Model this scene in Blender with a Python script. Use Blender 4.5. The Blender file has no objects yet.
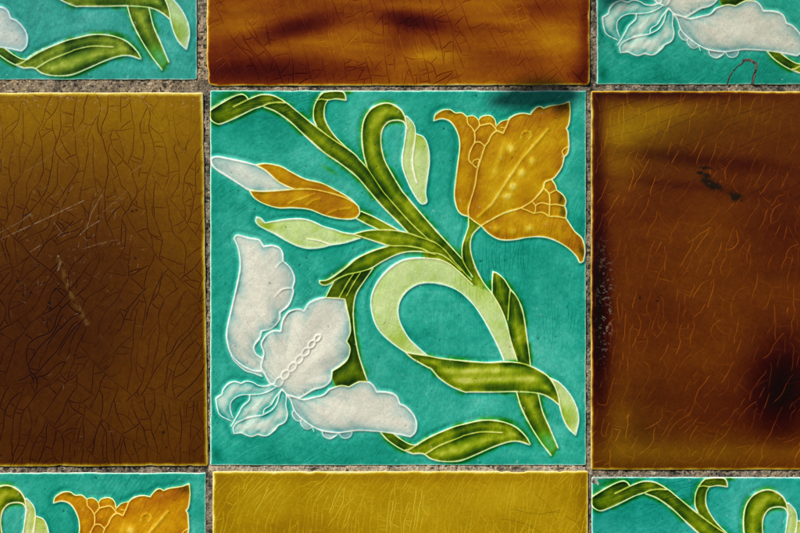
# Glazed Victorian wall tiles: one full relief flower tile framed by amber tiles and
# the corners of four more flower tiles.  Lengths are in "px" of the photograph at the
# tile face, 1 px = 0.4 mm, so a tile is a real 6-inch (152 mm) tile.
import bpy, math
import numpy as np

S = 0.0004                      # metres per px
CX, CY, ZC = 400.0, 266.5, 1.2  # centre of the picture, height of that point on the wall
W, H = 377.0, 376.0             # flower tile size
TX, TY = 209.7, 90.0            # its top-left corner for the central tile
scn = bpy.context.scene
col = scn.collection
R = np.random.default_rng(7)
rd = math.radians

# ------------------------------------------------------------------ numpy helpers
def sstep(a, b, x):
    t = np.clip((x - a) / (b - a), 0, 1)
    return t * t * (3 - 2 * t)

def vnoise(x, y, scale, seed):
    """smooth value noise in -1..1"""
    r = np.random.default_rng(seed)
    G = r.uniform(-1, 1, (128, 128))
    u = np.asarray(x, float) / scale + 50.3
    v = np.asarray(y, float) / scale + 40.7
    i = np.floor(u).astype(int); j = np.floor(v).astype(int)
    f = u - i; g = v - j
    f = f * f * f * (f * (f * 6 - 15) + 10); g = g * g * g * (g * (g * 6 - 15) + 10)
    i0, i1, j0, j1 = i % 128, (i + 1) % 128, j % 128, (j + 1) % 128
    return (G[j0, i0] * (1 - f) + G[j0, i1] * f) * (1 - g) + (G[j1, i0] * (1 - f) + G[j1, i1] * f) * g

def fbm(x, y, scale, seed, octv=4, gain=0.5):
    out = 0; a = 1; tot = 0
    for k in range(octv):
        out = out + a * vnoise(x + 13.1 * k, y - 7.7 * k, scale / 2 ** k, seed * 31 + k)
        tot += a; a *= gain
    return out / tot * 1.4

def blur(a, sig):
    """separable gaussian blur, sigma in cells"""
    n = max(1, int(sig * 2.6)); k = np.exp(-0.5 * (np.arange(-n, n + 1) / sig) ** 2); k /= k.sum()
    for ax in (0, 1):
        p = np.pad(a, [(n, n) if q == ax else (0, 0) for q in (0, 1)], mode='edge')
        out = np.zeros_like(a)
        for q, w in enumerate(k):
            sl = [slice(None), slice(None)]; sl[ax] = slice(q, q + a.shape[ax])
            out += w * p[tuple(sl)]
        a = out
    return a

def dist_to(field, xs, ys, pts, rad, vals=None, wid=None):
    """field = min(field, distance to polyline) within rad; with vals: field=max(field, vals*exp(-(d/wid)^2))"""
    p = np.asarray(pts, float)
    for k in range(len(p) - 1):
        (x0, y0), (x1, y1) = p[k], p[k + 1]
        a, b = np.searchsorted(xs, min(x0, x1) - rad), np.searchsorted(xs, max(x0, x1) + rad)
        c, d = np.searchsorted(ys, min(y0, y1) - rad), np.searchsorted(ys, max(y0, y1) + rad)
        if a >= b or c >= d: continue
        X = xs[None, a:b]; Y = ys[c:d, None]
        dx, dy = x1 - x0, y1 - y0
        L = dx * dx + dy * dy + 1e-9
        t = np.clip(((X - x0) * dx + (Y - y0) * dy) / L, 0, 1)
        dd = np.hypot(X - x0 - t * dx, Y - y0 - t * dy)
        if vals is None:
            field[c:d, a:b] = np.minimum(field[c:d, a:b], dd)
        else:
            w = wid if np.isscalar(wid) else wid[k]
            v = vals if np.isscalar(vals) else vals[k]
            field[c:d, a:b] = np.maximum(field[c:d, a:b], v * np.exp(-(dd / w) ** 2))

def fill(xs, ys, poly):
    """boolean raster of a polygon (even-odd)"""
    p = np.asarray(poly, float); q = np.roll(p, -1, 0)
    out = np.zeros((len(ys), len(xs)), bool)
    j0 = max(0, np.searchsorted(ys, p[:, 1].min())); j1 = min(len(ys), np.searchsorted(ys, p[:, 1].max()) + 1)
    for j in range(j0, j1):
        y = ys[j]
        m = (p[:, 1] > y) != (q[:, 1] > y)
        if not m.any(): continue
        xi = np.sort(p[m, 0] + (y - p[m, 1]) * (q[m, 0] - p[m, 0]) / (q[m, 1] - p[m, 1]))
        idx = np.searchsorted(xs, xi)
        for a, b in zip(idx[::2], idx[1::2]): out[j, a:b] = True
    return out

def smooth(items, step=0.7):
    """Catmull-Rom through points, broken at corner points (x, y, corner)"""
    runs, cur = [], []
    for x, y, c in items:
        cur.append((x, y))
        if c: runs.append(cur); cur = [(x, y)]
    if len(cur) > 1 or not runs: runs.append(cur)
    out = []
    for r in runs:
        p = np.array(r, float)
        if len(p) < 2: continue
        p = np.vstack([2 * p[0] - p[1], p, 2 * p[-1] - p[-2]])
        for k in range(1, len(p) - 2):
            n = max(2, int(np.hypot(*(p[k + 1] - p[k])) / step))
            t = np.linspace(0, 1, n, endpoint=False)[:, None]
            a, b, c, d = p[k - 1], p[k], p[k + 1], p[k + 2]
            out.append(0.5 * (2 * b + (c - a) * t + (2 * a - 5 * b + 4 * c - d) * t ** 2 + (3 * b - a - 3 * c + d) * t ** 3))
        out.append(p[-2][None])
    return np.vstack(out)

# ------------------------------------------------------------------ the drawing of the flower tile
# surveyed in twenty overlapping frames: origin and scale of each
FR = dict(A=(200, 80, 4.844), B=(320, 80, 4.844), C=(430, 80, 4.706), D=(200, 180, 4.844), E=(320, 180, 4.844),
          F=(430, 180, 4.706), G=(200, 270, 4.844), H=(320, 270, 4.844), I=(430, 270, 4.706), J=(200, 365, 4.844),
          K=(320, 365, 4.844), L=(430, 365, 4.706), M=(460, 95, 11.343), N=(520, 95, 11.343), O=(515, 170, 10.667),
          Q=(210, 370, 7.611), R=(430, 225, 8.2), T=(310, 260, 8.886), U=(285, 400, 8.889), V=(205, 85, 9.412))

def pts(s):
    out, f = [], None
    for w in s.split():
        if ':' in w: f, w = w.split(':'); f = FR[f]
        c = w.endswith('*'); x, y = w.rstrip('*').split(',')
        out.append((f[0] + float(x) / f[2] - TX, f[1] + float(y) / f[2] - TY, c))
    return out

LN = {}      # name -> (polyline, owner, width)
def line(name, owner, s, w=1.0):
    LN[name] = (smooth(pts(s)), owner, w)

# folded leaf, top left
line('fold_top', 'leaf_fold', 'V:40,245 150,175 270,110 345,88 385,105 405,132', 1.05)
line('m0', 'leaf_fold', 'V:268,205 330,175 400,140')
line('m1', 'leaf_fold', 'V:400,140 500,100 560,90 640,100 720,138 762,167')
line('leaf1_low', 'leaf_fold', 'V:40,245* 40,290 55,325 90,355 140,368 220,340 330,290 450,230 540,200 600,175 680,165 762,168', 1.1)
line('m2', 'stem_long', 'V:762,167 790,185 A:480,160 560,225 640,285 740,352 B:195,390 230,428')
line('b2', 'stem_long', 'B:230,428 300,533 E:330,85 400,165 460,228 530,292')
line('a', 'stem_long', 'V:555,207 A:370,155 440,205 520,280 600,350 680,405 B:180,470 E:240,55 300,125 370,195 430,258', 1.15)
line('branch_l', 'branch', 'A:565,225 550,185 553,130 575,85 598,60')
line('branch_top', 'branch', 'A:598,60 650,54 690,57 704,75 708,98')
line('branch_under', 'branch', 'A:565,98 590,93 620,97 660,92 708,98')
line('branch_r', 'branch', 'A:620,97 604,130 605,190 640,255 690,310 740,352')
line('curl_out', 'curl', 'B:230,428 210,350 203,260 215,190 250,140 300,115 345,116 390,143 412,178', 1.1)
line('curl_in', 'curl', 'B:422,235 405,203 370,195 330,205 303,240 295,300 310,380 345,450 395,533 E:420,80 500,175 580,265 640,330 690,385', 1.1)
line('hang_l', 'hang', 'B:412,178 418,230 408,310 398,380 405,440 440,525 E:480,105 500,117 518,105 512,60 B:520,480 530,400 525,330 505,280 470,262')
line('hang_m', 'hang', 'B:412,178 425,180 455,215 463,260 455,330 448,400 460,470 470,500')
# bud
line('bud_w_top', 'bud_w', 'A:50,385 80,372 140,382 215,398 270,412')
line('bud_w_low', 'bud_w', 'A:50,385* 70,425 130,465 200,510 240,533 D:300,55 370,52 460,45', 1.1)
line('bud_mid', 'bud_w', 'A:270,412 320,440 370,485 D:410,25 460,45')
line('bud_o_top', 'bud_o', 'A:270,412 320,405 390,418 440,445 510,480 590,500 D:660,50 720,85 768,128', 1.05)
line('bud_o_low', 'bud_o', 'D:240,50 262,85 310,115 380,135 450,135 530,143 600,170 660,185 720,190 755,183 774,158 768,128')
line('bud_o_mid', 'bud_o', 'D:460,45 540,45 620,60 700,85 745,108', 0.9)
line('bstem_u', 'bstem', 'E:200,152 260,178 320,210 380,242')
line('bstem_l', 'bstem', 'E:178,188 230,215 290,243')
# pale leaf running into green leaf
line('pl_u', 'pale_leaf', 'D:275,180 295,187 315,208* 360,200 430,190 500,189 550,203 600,226 655,241 E:110,254 160,262', 1.1)
line('pl_low', 'pale_leaf', 'D:275,180* 270,200 285,220 310,235 370,265 430,300 490,325 540,332 600,325 635,315 700,305 E:195,282', 1.1)
line('pl_in', 'pale_leaf', 'D:520,285 580,295 635,315', 0.8)
line('leaf2_u', 'leaf_mid', 'E:160,262 230,245 300,242 370,245 430,258 480,275 530,292 R:60,155 130,215 200,300 260,365 300,410 340,450')
line('leaf2_low', 'leaf_mid', 'E:160,262 230,285 290,305 340,318 420,320 490,332 R:0,225 70,236 130,264 200,320 255,372')
line('leaf3_u', 'leaf_low', 'T:85,185 150,178 220,140 320,66 400,-2 E:205,366 262,341 340,318', 1.1)
line('leaf3_low', 'leaf_low', 'T:85,185* 90,210 130,225 180,210 240,170 330,130 430,108 540,75 E:300,396 370,362 430,347 500,348 560,361', 0.95)
# leaf behind the white flower
line('cal_l', 'calyx', 'T:210,200 175,260 140,332', 0.9)
line('cal_1', 'calyx', 'T:385,125 320,225 255,345', 0.8)
line('cal_2', 'calyx', 'T:450,110 380,220 325,320', 0.8)
line('cal_r', 'calyx', 'T:560,75 480,190 420,280 395,360 385,450 H:162,240 170,320 190,420 228,533')
# great pale loop, flower stem
line('loop_out', 'loop', 'H:440,402 410,395 340,345 285,290 255,220 248,140 275,65 330,0 E:400,390 470,378 R:0,275 80,285 160,320 230,375 300,440 350,490', 1.1)
line('loop_in', 'loop', 'H:520,415 475,375 430,330 390,260 378,200 390,145 430,95 490,65 570,65 I:120,90 190,145 245,220 290,300 330,380 348,425', 1.1)
line('stem_l', 'stem', 'F:182,172 R:315,10 300,60 270,150 262,220 270,290 300,350 350,425')
line('stem_r', 'stem', 'F:240,215 200,260 190,320 210,400 250,480 I:293,112', 1.1)
line('loop_r', 'loop', 'I:293,112 330,175 355,235 370,290 385,350 410,425')
line('sh1', 'sheath_a', 'I:293,108 293,50 297,8* 320,18 350,45 378,90* 372,150 367,235', 0.95)
line('sh2', 'sheath_b', 'I:378,90 410,130 435,190 450,270 465,380 473,450')
# leaf across, tip, lower stem, leaf at the bottom
line('h_u', 'leaf_cross', 'H:410,395 450,405 520,415 600,430 I:250,435 350,432 425,438 490,460 555,500 L:585,95 605,150 610,190', 1.15)
line('h_low', 'leaf_cross', 'H:410,395 450,430 520,470 K:540,20 580,65 640,105 700,130 L:190,127 300,127 400,125 490,130 540,142 580,165 610,190', 1.15)
line('tip', 'tip', 'L:558,58 610,85 660,140 690,200 700,260 686,330* 650,295 625,245 610,190')
line('ls_l', 'low_stem', 'L:408,128 430,200 470,280 520,360 570,425', 1.1)
line('ls_r', 'low_stem', 'L:510,138 530,220 565,300 603,390', 1.1)
line('bl_u', 'leaf_base', 'K:415,412 440,405 530,350 640,303 L:170,276 250,260 330,265 400,290 450,335 472,372', 1.1)
line('bl_low', 'leaf_base', 'K:450,430 500,430 540,455 600,467 680,463 L:220,420 300,385 370,362 420,360 470,376', 1.1)
line('bl_v', 'leaf_base', 'K:500,430 515,428 580,390 680,350 L:160,332 240,315 340,318', 0.9)
line('bt_l', 'leaf_tail', 'K:295,328 330,365 390,405 450,430')
line('bt_r', 'leaf_tail', 'K:360,335 400,365 440,385 475,386', 0.9)
# amber flower
line('f_lt', 'pet_l', 'C:18,192 25,165 60,142 95,140 120,155 150,155 175,174')
line('f_ll', 'pet_l', 'C:18,192* 60,183 100,200 130,250 140,310 130,400 120,480 F:115,60 118,100 130,140 150,162 182,172', 1.1)
line('c1l', 'frill_l', 'M:80,245 90,325 130,365 165,420', 0.8)
line('c1t', 'frill_l', 'M:80,245 140,235 185,255 212,290', 0.8)
line('c1r', 'frill_l', 'M:212,290 220,350 165,420', 0.8)
line('c2t', 'frill_l', 'M:212,290 240,250 310,230 365,245 400,290 410,345', 0.8)
line('c2b', 'frill_l', 'M:220,350 280,336 350,328 400,378 420,410', 0.8)
line('c6t', 'frill_l', 'M:405,370 440,325 480,295 560,275', 0.7)
line('c6i', 'frill_l', 'M:470,370 515,375', 0.6)
line('c3l', 'frill_l', 'M:165,420 C:212,270 210,298', 0.8)
line('c4', 'frill_l', 'C:258,312 235,293 210,298 190,335 183,365 188,385 217,412', 0.8)
line('c5', 'frill_l', 'C:200,392 208,378 232,375 224,410', 0.7)
line('f_main', 'pet_c', 'M:490,435 420,410 360,455 C:274,292 258,315 240,370 222,430 215,480 F:205,52 190,100 180,140 182,172', 0.9)
line('f_ct', 'pet_c', 'M:490,435 530,350 560,275 600,240 660,215 730,208 N:120,222* 140,190 185,145 230,130 270,152* 340,125 470,105 560,75')
line('f_cr', 'pet_c', 'N:560,75 570,180 560,300 545,355 525,380* 545,420 552,500 C:655,312* 648,345 632,362* 620,410 590,455 O:390,100')
line('dia', 'pet_c', 'C:655,312 635,322 622,338 632,362', 0.7)
line('r_tl', 'pet_c', 'O:390,100 320,130 300,200 240,275 180,335 60,405 F:340,160 240,215', 0.95)
line('joint', 'pet_c', 'F:182,172 210,195 240,215', 0.8)
line('r_out', 'frill_r', 'O:390,100 430,160 445,215* 510,265 545,330 530,385* 550,440 545,515', 0.95)
line('r1', 'frill_r', 'O:320,205 360,250 372,310 370,400 365,495', 0.8)
line('r2', 'frill_r', 'O:370,250 445,212', 0.7)
line('r3', 'frill_r', 'O:220,385 250,360 300,352 370,370 440,368 530,385', 0.8)
line('r4', 'frill_r', 'O:180,335 215,375 220,420 210,460', 0.8)
line('r_bot', 'frill_r', 'O:60,405 140,435 205,462 270,450 320,465 365,495 440,495 545,515', 0.85)
line('f_low', 'pet_b', 'O:545,515 F:680,240 715,275 730,330 722,383* 705,388 690,360 650,320 590,285 530,268 460,270 390,282 330,280 280,255 240,215', 1.1)
# white flower
line('il_r', 'w_l', 'D:165,285 172,272 190,268 240,282 285,290 308,322* 350,318 385,330 400,355 403,392* 440,430 458,480 448,525* G:452,110 430,170 387,207* 385,240 350,280 298,297* 290,330 262,370 270,405 305,430')
line('il_l', 'w_l', 'D:165,285 185,330 195,400 188,470 G:155,180 130,290 135,360 160,420 210,465 260,487 297,492', 1.15)
line('il_f', 'w_l', 'G:150,412 165,440 197,470* 225,490 262,500* 300,515', 0.7)
line('il_1', 'w_l', 'G:440,88 400,95 362,130', 0.55)
line('il_2', 'w_l', 'D:403,392 385,405 368,425', 0.5)
line('ic', 'w_c', 'G:305,430 310,400 298,360 320,318 355,295 392,297* 400,250 430,205 480,190 503,200* 530,160 590,135 650,136 703,142* 712,190 724,240 728,300 710,345* 727,380 715,430 680,465 640,490* J:633,75 600,105 550,120 500,150 480,158 430,148 400,118')
line('ic_l', 'w_c', 'G:305,430 297,470 320,515 J:340,88 372,102')
line('a_out', 'w_a', 'Q:45,215 62,205 90,185 100,150 140,105 190,88 240,102* 280,85 330,95 370,118 430,122 495,98', 0.85)
line('a_outl', 'w_a', 'Q:45,225 55,290 80,345 160,388', 0.85)
line('a_in', 'w_a', 'Q:175,365 155,300 160,245 200,205 250,188 305,188', 0.85)
line('ab', 'w_b', 'Q:305,188 380,182 440,165 500,130', 0.9)
line('b_l', 'w_b', 'Q:305,188 295,235 245,280 215,335 160,428', 0.85)
line('bc', 'w_b', 'Q:175,440 200,405 260,375 330,355 405,342', 0.95)
line('b_r', 'w_b', 'Q:405,342 415,300 465,265 500,205 545,150', 0.85)
line('c_u', 'w_k', 'Q:405,342 470,305 510,250 528,190 545,150', 0.85)
line('c_out', 'w_k', 'Q:175,440 182,484* 240,478* 310,505 365,490* 430,500 490,460 520,422* 570,395 590,340 578,270 580,185 545,150', 0.85)
line('ir_t', 'w_r', 'Q:580,185 J:460,155 500,168 560,155 600,145 627,118* 680,100 722,106* 760,85 K:200,80 240,85 262,105 275,130* 330,133 370,150 388,190* 420,205 455,245 468,285 462,325 440,348')
line('ir_b', 'w_r', 'K:440,348 380,335 290,322 200,316 U:600,274 465,290 330,272 240,230 150,165 85,95 50,0 Q:580,185', 1.0)
for k, s in enumerate(('U:85,92 65,110 72,150 100,180 135,187 150,170', 'U:145,180 140,205 165,245 205,260 240,240',
                       'U:240,235 258,280', 'U:330,275 345,320 400,345 450,320 475,298', 'U:480,292 505,330 545,340 585,320 597,280')):
    line('ir_f%d' % k, 'w_r', s, 0.65)
for k, (f, x, y, r) in enumerate((('G', 570, 330, 15), ('G', 542, 360, 17), ('G', 513, 398, 18), ('G', 481, 434, 18),
                                  ('G', 448, 470, 20), ('G', 413, 508, 20), ('J', 382, 83, 22))):
    o = FR[f]; t = np.linspace(0, 2 * math.pi, 25)
    u, v = r * 1.25 * np.cos(t), r * 0.8 * np.sin(t); a = math.radians(-52)
    X = x + u * math.cos(a) - v * math.sin(a); Y = y + u * math.sin(a) + v * math.cos(a)
    LN['bead%d' % k] = (np.c_[o[0] + X / o[2] - TX, o[1] + Y / o[2] - TY], 'w_c', 0.6)

def P(*items):
    """polygon from line names ('-name' reversed) and literal point strings"""
    out = []
    for s in items:
        if ':' in s: out.append(np.array([(x, y) for x, y, c in pts(s)]))
        elif s[0] == '-': out.append(LN[s[1:]][0][::-1])
        else: out.append(LN[s][0])
    return np.vstack(out)

# key, part name, glaze, polygons;   later ones lie over earlier ones
REG = [
 ('calyx', 'leaf', 'green', [P('cal_l', 'G:650,250 660,400', 'J:640,60', 'K:75,100 150,120 230,78', '-cal_r', 'T:450,108 330,130')]),
 ('leaf_fold', 'leaf', 'green', [P('fold_top', 'm1', '-leaf1_low')]),
 ('stem_long', 'stem', 'green', [P('a', 'E:530,292', '-b2', '-m2', 'V:680,165 600,175 555,200')]),
 ('branch', 'leaf', 'green', [P('branch_l', 'branch_top', 'A:660,92 620,97', 'branch_r', 'A:640,285')]),
 ('curl', 'leaf', 'green', [P('curl_out', 'curl_in', 'R:300,350 340,445 300,410 260,365 200,300 130,215 60,155', '-b2')]),
 ('hang', 'leaf_tip', 'pale', [P('hang_l', 'B:463,260 455,215 425,180')]),
 ('bud_w', 'bud_petal', 'white', [P('bud_w_top', 'bud_mid', '-bud_w_low')]),
 ('bud_o', 'bud_petal', 'amber', [P('bud_o_top', '-bud_o_low', 'D:300,55 370,52 460,45', '-bud_mid')]),
 ('bstem', 'stem', 'green', [P('bstem_u', 'E:290,243', '-bstem_l')]),
 ('pale_leaf', 'leaf', 'pale', [P('pl_u', 'E:195,282', '-pl_low')]),
 ('leaf_mid', 'leaf', 'green', [P('leaf2_u', '-leaf2_low'), P('E:160,262 230,285 195,282')]),
 ('leaf_low', 'leaf', 'green', [P('leaf3_u', 'E:420,320 490,332', 'R:0,225', '-leaf3_low')]),
 ('loop', 'leaf', 'pale', [P('loop_out', 'R:400,500 490,533', 'loop_r', 'I:348,425', '-loop_in')]),
 ('stem', 'stem', 'green', [P('stem_l', 'R:400,500 440,533', 'I:250,75', '-stem_r'),
                            P('E:500,348', 'R:0,225 70,236 130,264 200,320 255,372 340,450 350,425 400,500 350,490 300,440 230,375 160,320 80,285 0,275 -40,272')]),
 ('sheath_a', 'leaf', 'green', [P('sh1', 'I:355,235 330,175 293,112')]),
 ('sheath_b', 'leaf', 'green', [P('I:378,90 372,150 367,235 370,290 385,350 410,425 425,438 473,450', '-sh2')]),
 ('low_stem', 'stem', 'green', [P('ls_l', '-ls_r')]),
 ('leaf_cross', 'leaf', 'green', [P('h_u', '-h_low')]),
 ('tip', 'leaf_tip', 'pale', [P('tip', 'L:605,150 585,95')]),
 ('leaf_base', 'leaf', 'green', [P('bl_u', '-bl_low')]),
 ('leaf_tail', 'leaf', 'green', [P('bt_l', 'K:440,405 475,386', '-bt_r')]),
 ('pet_l', 'petal', 'amber', [P('f_lt', 'c1l', 'c3l', 'C:190,335 183,365 188,385 217,412 222,430 215,480', 'F:205,52 190,100 180,140', '-f_ll')]),
 ('pet_b', 'petal', 'amber', [P('f_low', 'F:340,160', 'O:60,405', 'r_bot')]),
 ('pet_c', 'petal', 'amber', [P('f_ct', 'f_cr', 'r_tl', '-joint', '-f_main')]),
 ('frill_l', 'petal_frill', 'amber', [P('c1t', 'c2t', 'M:440,325 480,295 560,275 530,350 490,435 420,410 360,455', 'C:274,292 258,315 240,370 222,430 217,412 188,385 183,365 190,335 210,298', '-c3l', '-c1l')]),
 ('frill_r', 'petal_frill', 'amber', [P('r_out', '-r_bot', 'O:180,335 240,275 300,200 320,130')]),
 ('w_l', 'petal', 'white', [P('il_r', '-il_l'), P('G:150,412 165,440 197,470 225,490 262,500 300,515 297,492 210,465')]),
 ('w_r', 'petal', 'white', [P('ir_t', 'ir_b')] + [LN['ir_f%d' % k][0] for k in (0, 1, 3, 4)]),
 ('w_c', 'petal', 'white', [P('ic', '-ic_l')]),
 ('w_a', 'petal', 'tinted', [P('a_out', 'Q:500,130', '-ab', '-a_in', '-a_outl')]),
 ('w_k', 'petal', 'tinted', [P('bc', 'c_u', '-c_out')]),
 ('w_b', 'petal', 'tinted', [P('ab', 'Q:545,150', '-b_r', '-bc', '-b_l')]),
]
KEY = {r[0]: i + 1 for i, r in enumerate(REG)}
PART_LABEL = dict(leaf_fold='folded green leaf at the upper left corner', curl='hooked green leaf', hang='pale green drooping leaf tip',
    bud_w='white outer petal of the bud', bud_o='amber inner petal of the bud', pale_leaf='pale green pointed leaf', loop='pale green looping leaf',
    tip='pale green leaf tip', w_l='tall scalloped white petal', w_c='broad white petal with a string of beads', w_r='white petal with scalloped edge',
    w_a='small curled blue white petal', w_b='small tongue shaped blue white petal', w_k='small frilled blue white petal',
    pet_c='large amber petal with raised dots', pet_l='narrow amber petal', pet_b='lower amber petal', leaf_cross='broad green leaf lying across the stem')

# ------------------------------------------------------------------ crazing
class Net:
    """a craze network: families of cracks grown one after another, each ending where it meets an earlier one"""
    def __init__(self, x0, x1, y0, y1, seed):
        self.b = (x0, x1, y0, y1); self.c = .5; self.r = np.random.default_rng(seed)
        self.occ = np.zeros((int((y1 - y0) / self.c) + 4, int((x1 - x0) / self.c) + 4), np.int32)
        self.lines = []; self.pts = []; self.k = 0
    def ij(self, x, y): return int((y - self.b[2]) / self.c) + 1, int((x - self.b[0]) / self.c) + 1
    def hit(self, x, y, mine, parent):
        j, i = self.ij(x, y)
        w = self.occ[max(0, j - 1):j + 2, max(0, i - 1):i + 2]
        w = w[w != 0]
        for v in w:
            if v != mine and v != parent: return True
        return False
    def busy(self, x, y, d):
        j, i = self.ij(x, y); q = int(d / self.c)
        return self.occ[max(0, j - q):j + q + 1, max(0, i - q):i + q + 1].any()
    def grow(self, n, angle, length, dmin=3, wob=.03, kink=.15, branch=0, stop=1.0, w=(.4, 1), width=1.0, spread=.15, follow=.05, minlen=4, box=None):
        r = self.r; x0, x1, y0, y1 = box or self.b; step = .8
        for _ in range(n):
            par = 0
            if self.pts and r.random() < branch:
                x, y, a, par = self.pts[r.integers(len(self.pts))]
                a += (1 if r.random() < .5 else -1) * (math.pi / 2 + r.normal(0, .25)); fixed = a
                if self.busy(x + 2.5 * math.cos(a), y + 2.5 * math.sin(a), dmin * .4 if dmin > 2 else .5) : pass
                both = (1,)
            else:
                x, y = r.uniform(x0, x1), r.uniform(y0, y1)
                if self.busy(x, y, dmin): continue
                a = angle(x, y) + r.normal(0, spread); fixed = None
                both = (0, 1)
            self.k += 1; L = r.uniform(*length); halves = []
            for h in both:
                px, py, pa = x, y, a + (math.pi if h == 0 else 0); p = [(px, py)]; cv = 0; run = 0
                while run < L / len(both):
                    base = (angle(px, py) if fixed is None else fixed)
                    da = (base - pa + math.pi / 2) % math.pi - math.pi / 2
                    cv = .9 * cv + r.normal(0, wob)
                    pa += cv + follow * da
                    if r.random() < .06: pa += r.normal(0, kink * 3)
                    px += step * math.cos(pa); py += step * math.sin(pa); run += step
                    if not (x0 < px < x1 and y0 < py < y1): break
                    p.append((px, py))
                    if self.hit(px, py, self.k, par if run < 4 else 0) and r.random() < stop: break
                halves.append(p)
            p = halves[0][::-1] + halves[1][1:] if len(halves) == 2 else halves[0]
            if len(p) * step < minlen: continue
            for q, (u, v) in enumerate(p):
                j, i = self.ij(u, v); self.occ[j, i] = self.k
                if q % 5 == 3:
                    self.pts.append((u, v, math.atan2(p[q][1] - p[q - 1][1], p[q][0] - p[q - 1][0]), self.k))
            self.lines.append((np.array(p), r.uniform(*w), width))
        return self

def draw_net(field, gx, gy, net, seed, width=.5, taper=4):
    for k, (p, v, w) in enumerate(net.lines):
        n = len(p) - 1
        if n < 2: continue
        env = np.clip(np.minimum(np.arange(n), np.arange(n)[::-1]) / taper + .3, 0, 1) * v * np.clip(.85 + .45 * vnoise(p[:-1, 0], p[:-1, 1], 9, seed), .3, 1) * np.clip(.9 + .7 * vnoise(p[:-1, 0], p[:-1, 1], 38, seed + 1), .45, 1)
        dist_to(field, gx, gy, p, 2.2, env, width * w)

# ------------------------------------------------------------------ meshes
def link(name, me, parent=None):
    o = bpy.data.objects.new(name, me); col.objects.link(o)
    if parent: o.parent = parent
    return o

def grid_mesh(name, X, Y, Z, cells, mat, colour=None, extra=None, nrm=None):
    """mesh of the chosen cells of a vertex lattice; X, Y in px, Z height in px"""
    nj, ni = Z.shape
    jj, ii = np.nonzero(cells)
    v00 = jj * ni + ii
    quads = np.stack([v00, v00 + ni, v00 + ni + 1, v00 + 1], 1)
    used, inv = np.unique(quads, return_inverse=True)
    inv = inv.reshape(-1, 4)
    co = np.stack([X.ravel()[used] * S, -Y.ravel()[used] * S, Z.ravel()[used] * S], 1)
    me = bpy.data.meshes.new(name)
    me.vertices.add(len(co)); me.vertices.foreach_set('co', co.astype(np.float32).ravel())
    me.loops.add(inv.size); me.loops.foreach_set('vertex_index', inv.astype(np.int32).ravel())
    me.polygons.add(len(inv))
    me.polygons.foreach_set('loop_start', np.arange(0, inv.size, 4, dtype=np.int32))
    me.polygons.foreach_set('use_smooth', np.ones(len(inv), bool))
    me.update(calc_edges=True)
    if colour is not None:
        a = me.attributes.new('glaze', 'FLOAT_COLOR', 'POINT')
        c = np.ones((len(used), 4), np.float32); c[:, :3] = colour.reshape(-1, 3)[used]
        a.data.foreach_set('color', c.ravel())
    for k, f in (extra or {}).items():
        a = me.attributes.new(k, 'FLOAT', 'POINT'); a.data.foreach_set('value', f.ravel()[used].astype(np.float32))
    if nrm is not None:
        me.normals_split_custom_set_from_vertices(nrm.reshape(-1, 3)[used].tolist())
    me.materials.append(mat)
    return me

def lattice_normals(X, Y, Z):
    gx = np.gradient(Z, axis=1) / np.gradient(X, axis=1)
    gy = np.gradient(Z, axis=0) / -np.gradient(Y, axis=0)
    n = np.stack([-gx, -gy, np.ones_like(Z)], -1)
    return n / np.linalg.norm(n, axis=-1, keepdims=True)

def slab(name, w, h, top, bot, mat, parent):
    """biscuit body of a tile: a block with a chamfered face edge"""
    x, y, c = w / 2 * S, h / 2 * S, 1.5 * S
    rings = [(x, y, bot), (x, y, top - 1.5), (x - c, y - c, top)]
    vs, fs = [], []
    for a, b, z in rings:
        vs += [(-a, -b, z * S), (a, -b, z * S), (a, b, z * S), (-a, b, z * S)]
    for k in range(2):
        for q in range(4):
            fs.append((k * 4 + q, k * 4 + (q + 1) % 4, k * 4 + 4 + (q + 1) % 4, k * 4 + 4 + q))
    fs += [(8, 9, 10, 11), (3, 2, 1, 0)]
    me = bpy.data.meshes.new(name); me.from_pydata(vs, [], fs); me.materials.append(mat)
    return link(name, me, parent)

# ------------------------------------------------------------------ materials
def new_mat(name):
    m = bpy.data.materials.new(name); m.use_nodes = True
    nt = m.node_tree; nt.nodes.clear()
    out = nt.nodes.new('ShaderNodeOutputMaterial'); b = nt.nodes.new('ShaderNodeBsdfPrincipled')
    nt.links.new(b.outputs[0], out.inputs[0])
    return m, nt, b

def nd(nt, t, **kw):
    n = nt.nodes.new(t)
    for k, v in kw.items():
        if k in n.inputs.keys(): n.inputs[k].default_value = v
        else: setattr(n, k, v)
    return n

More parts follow.
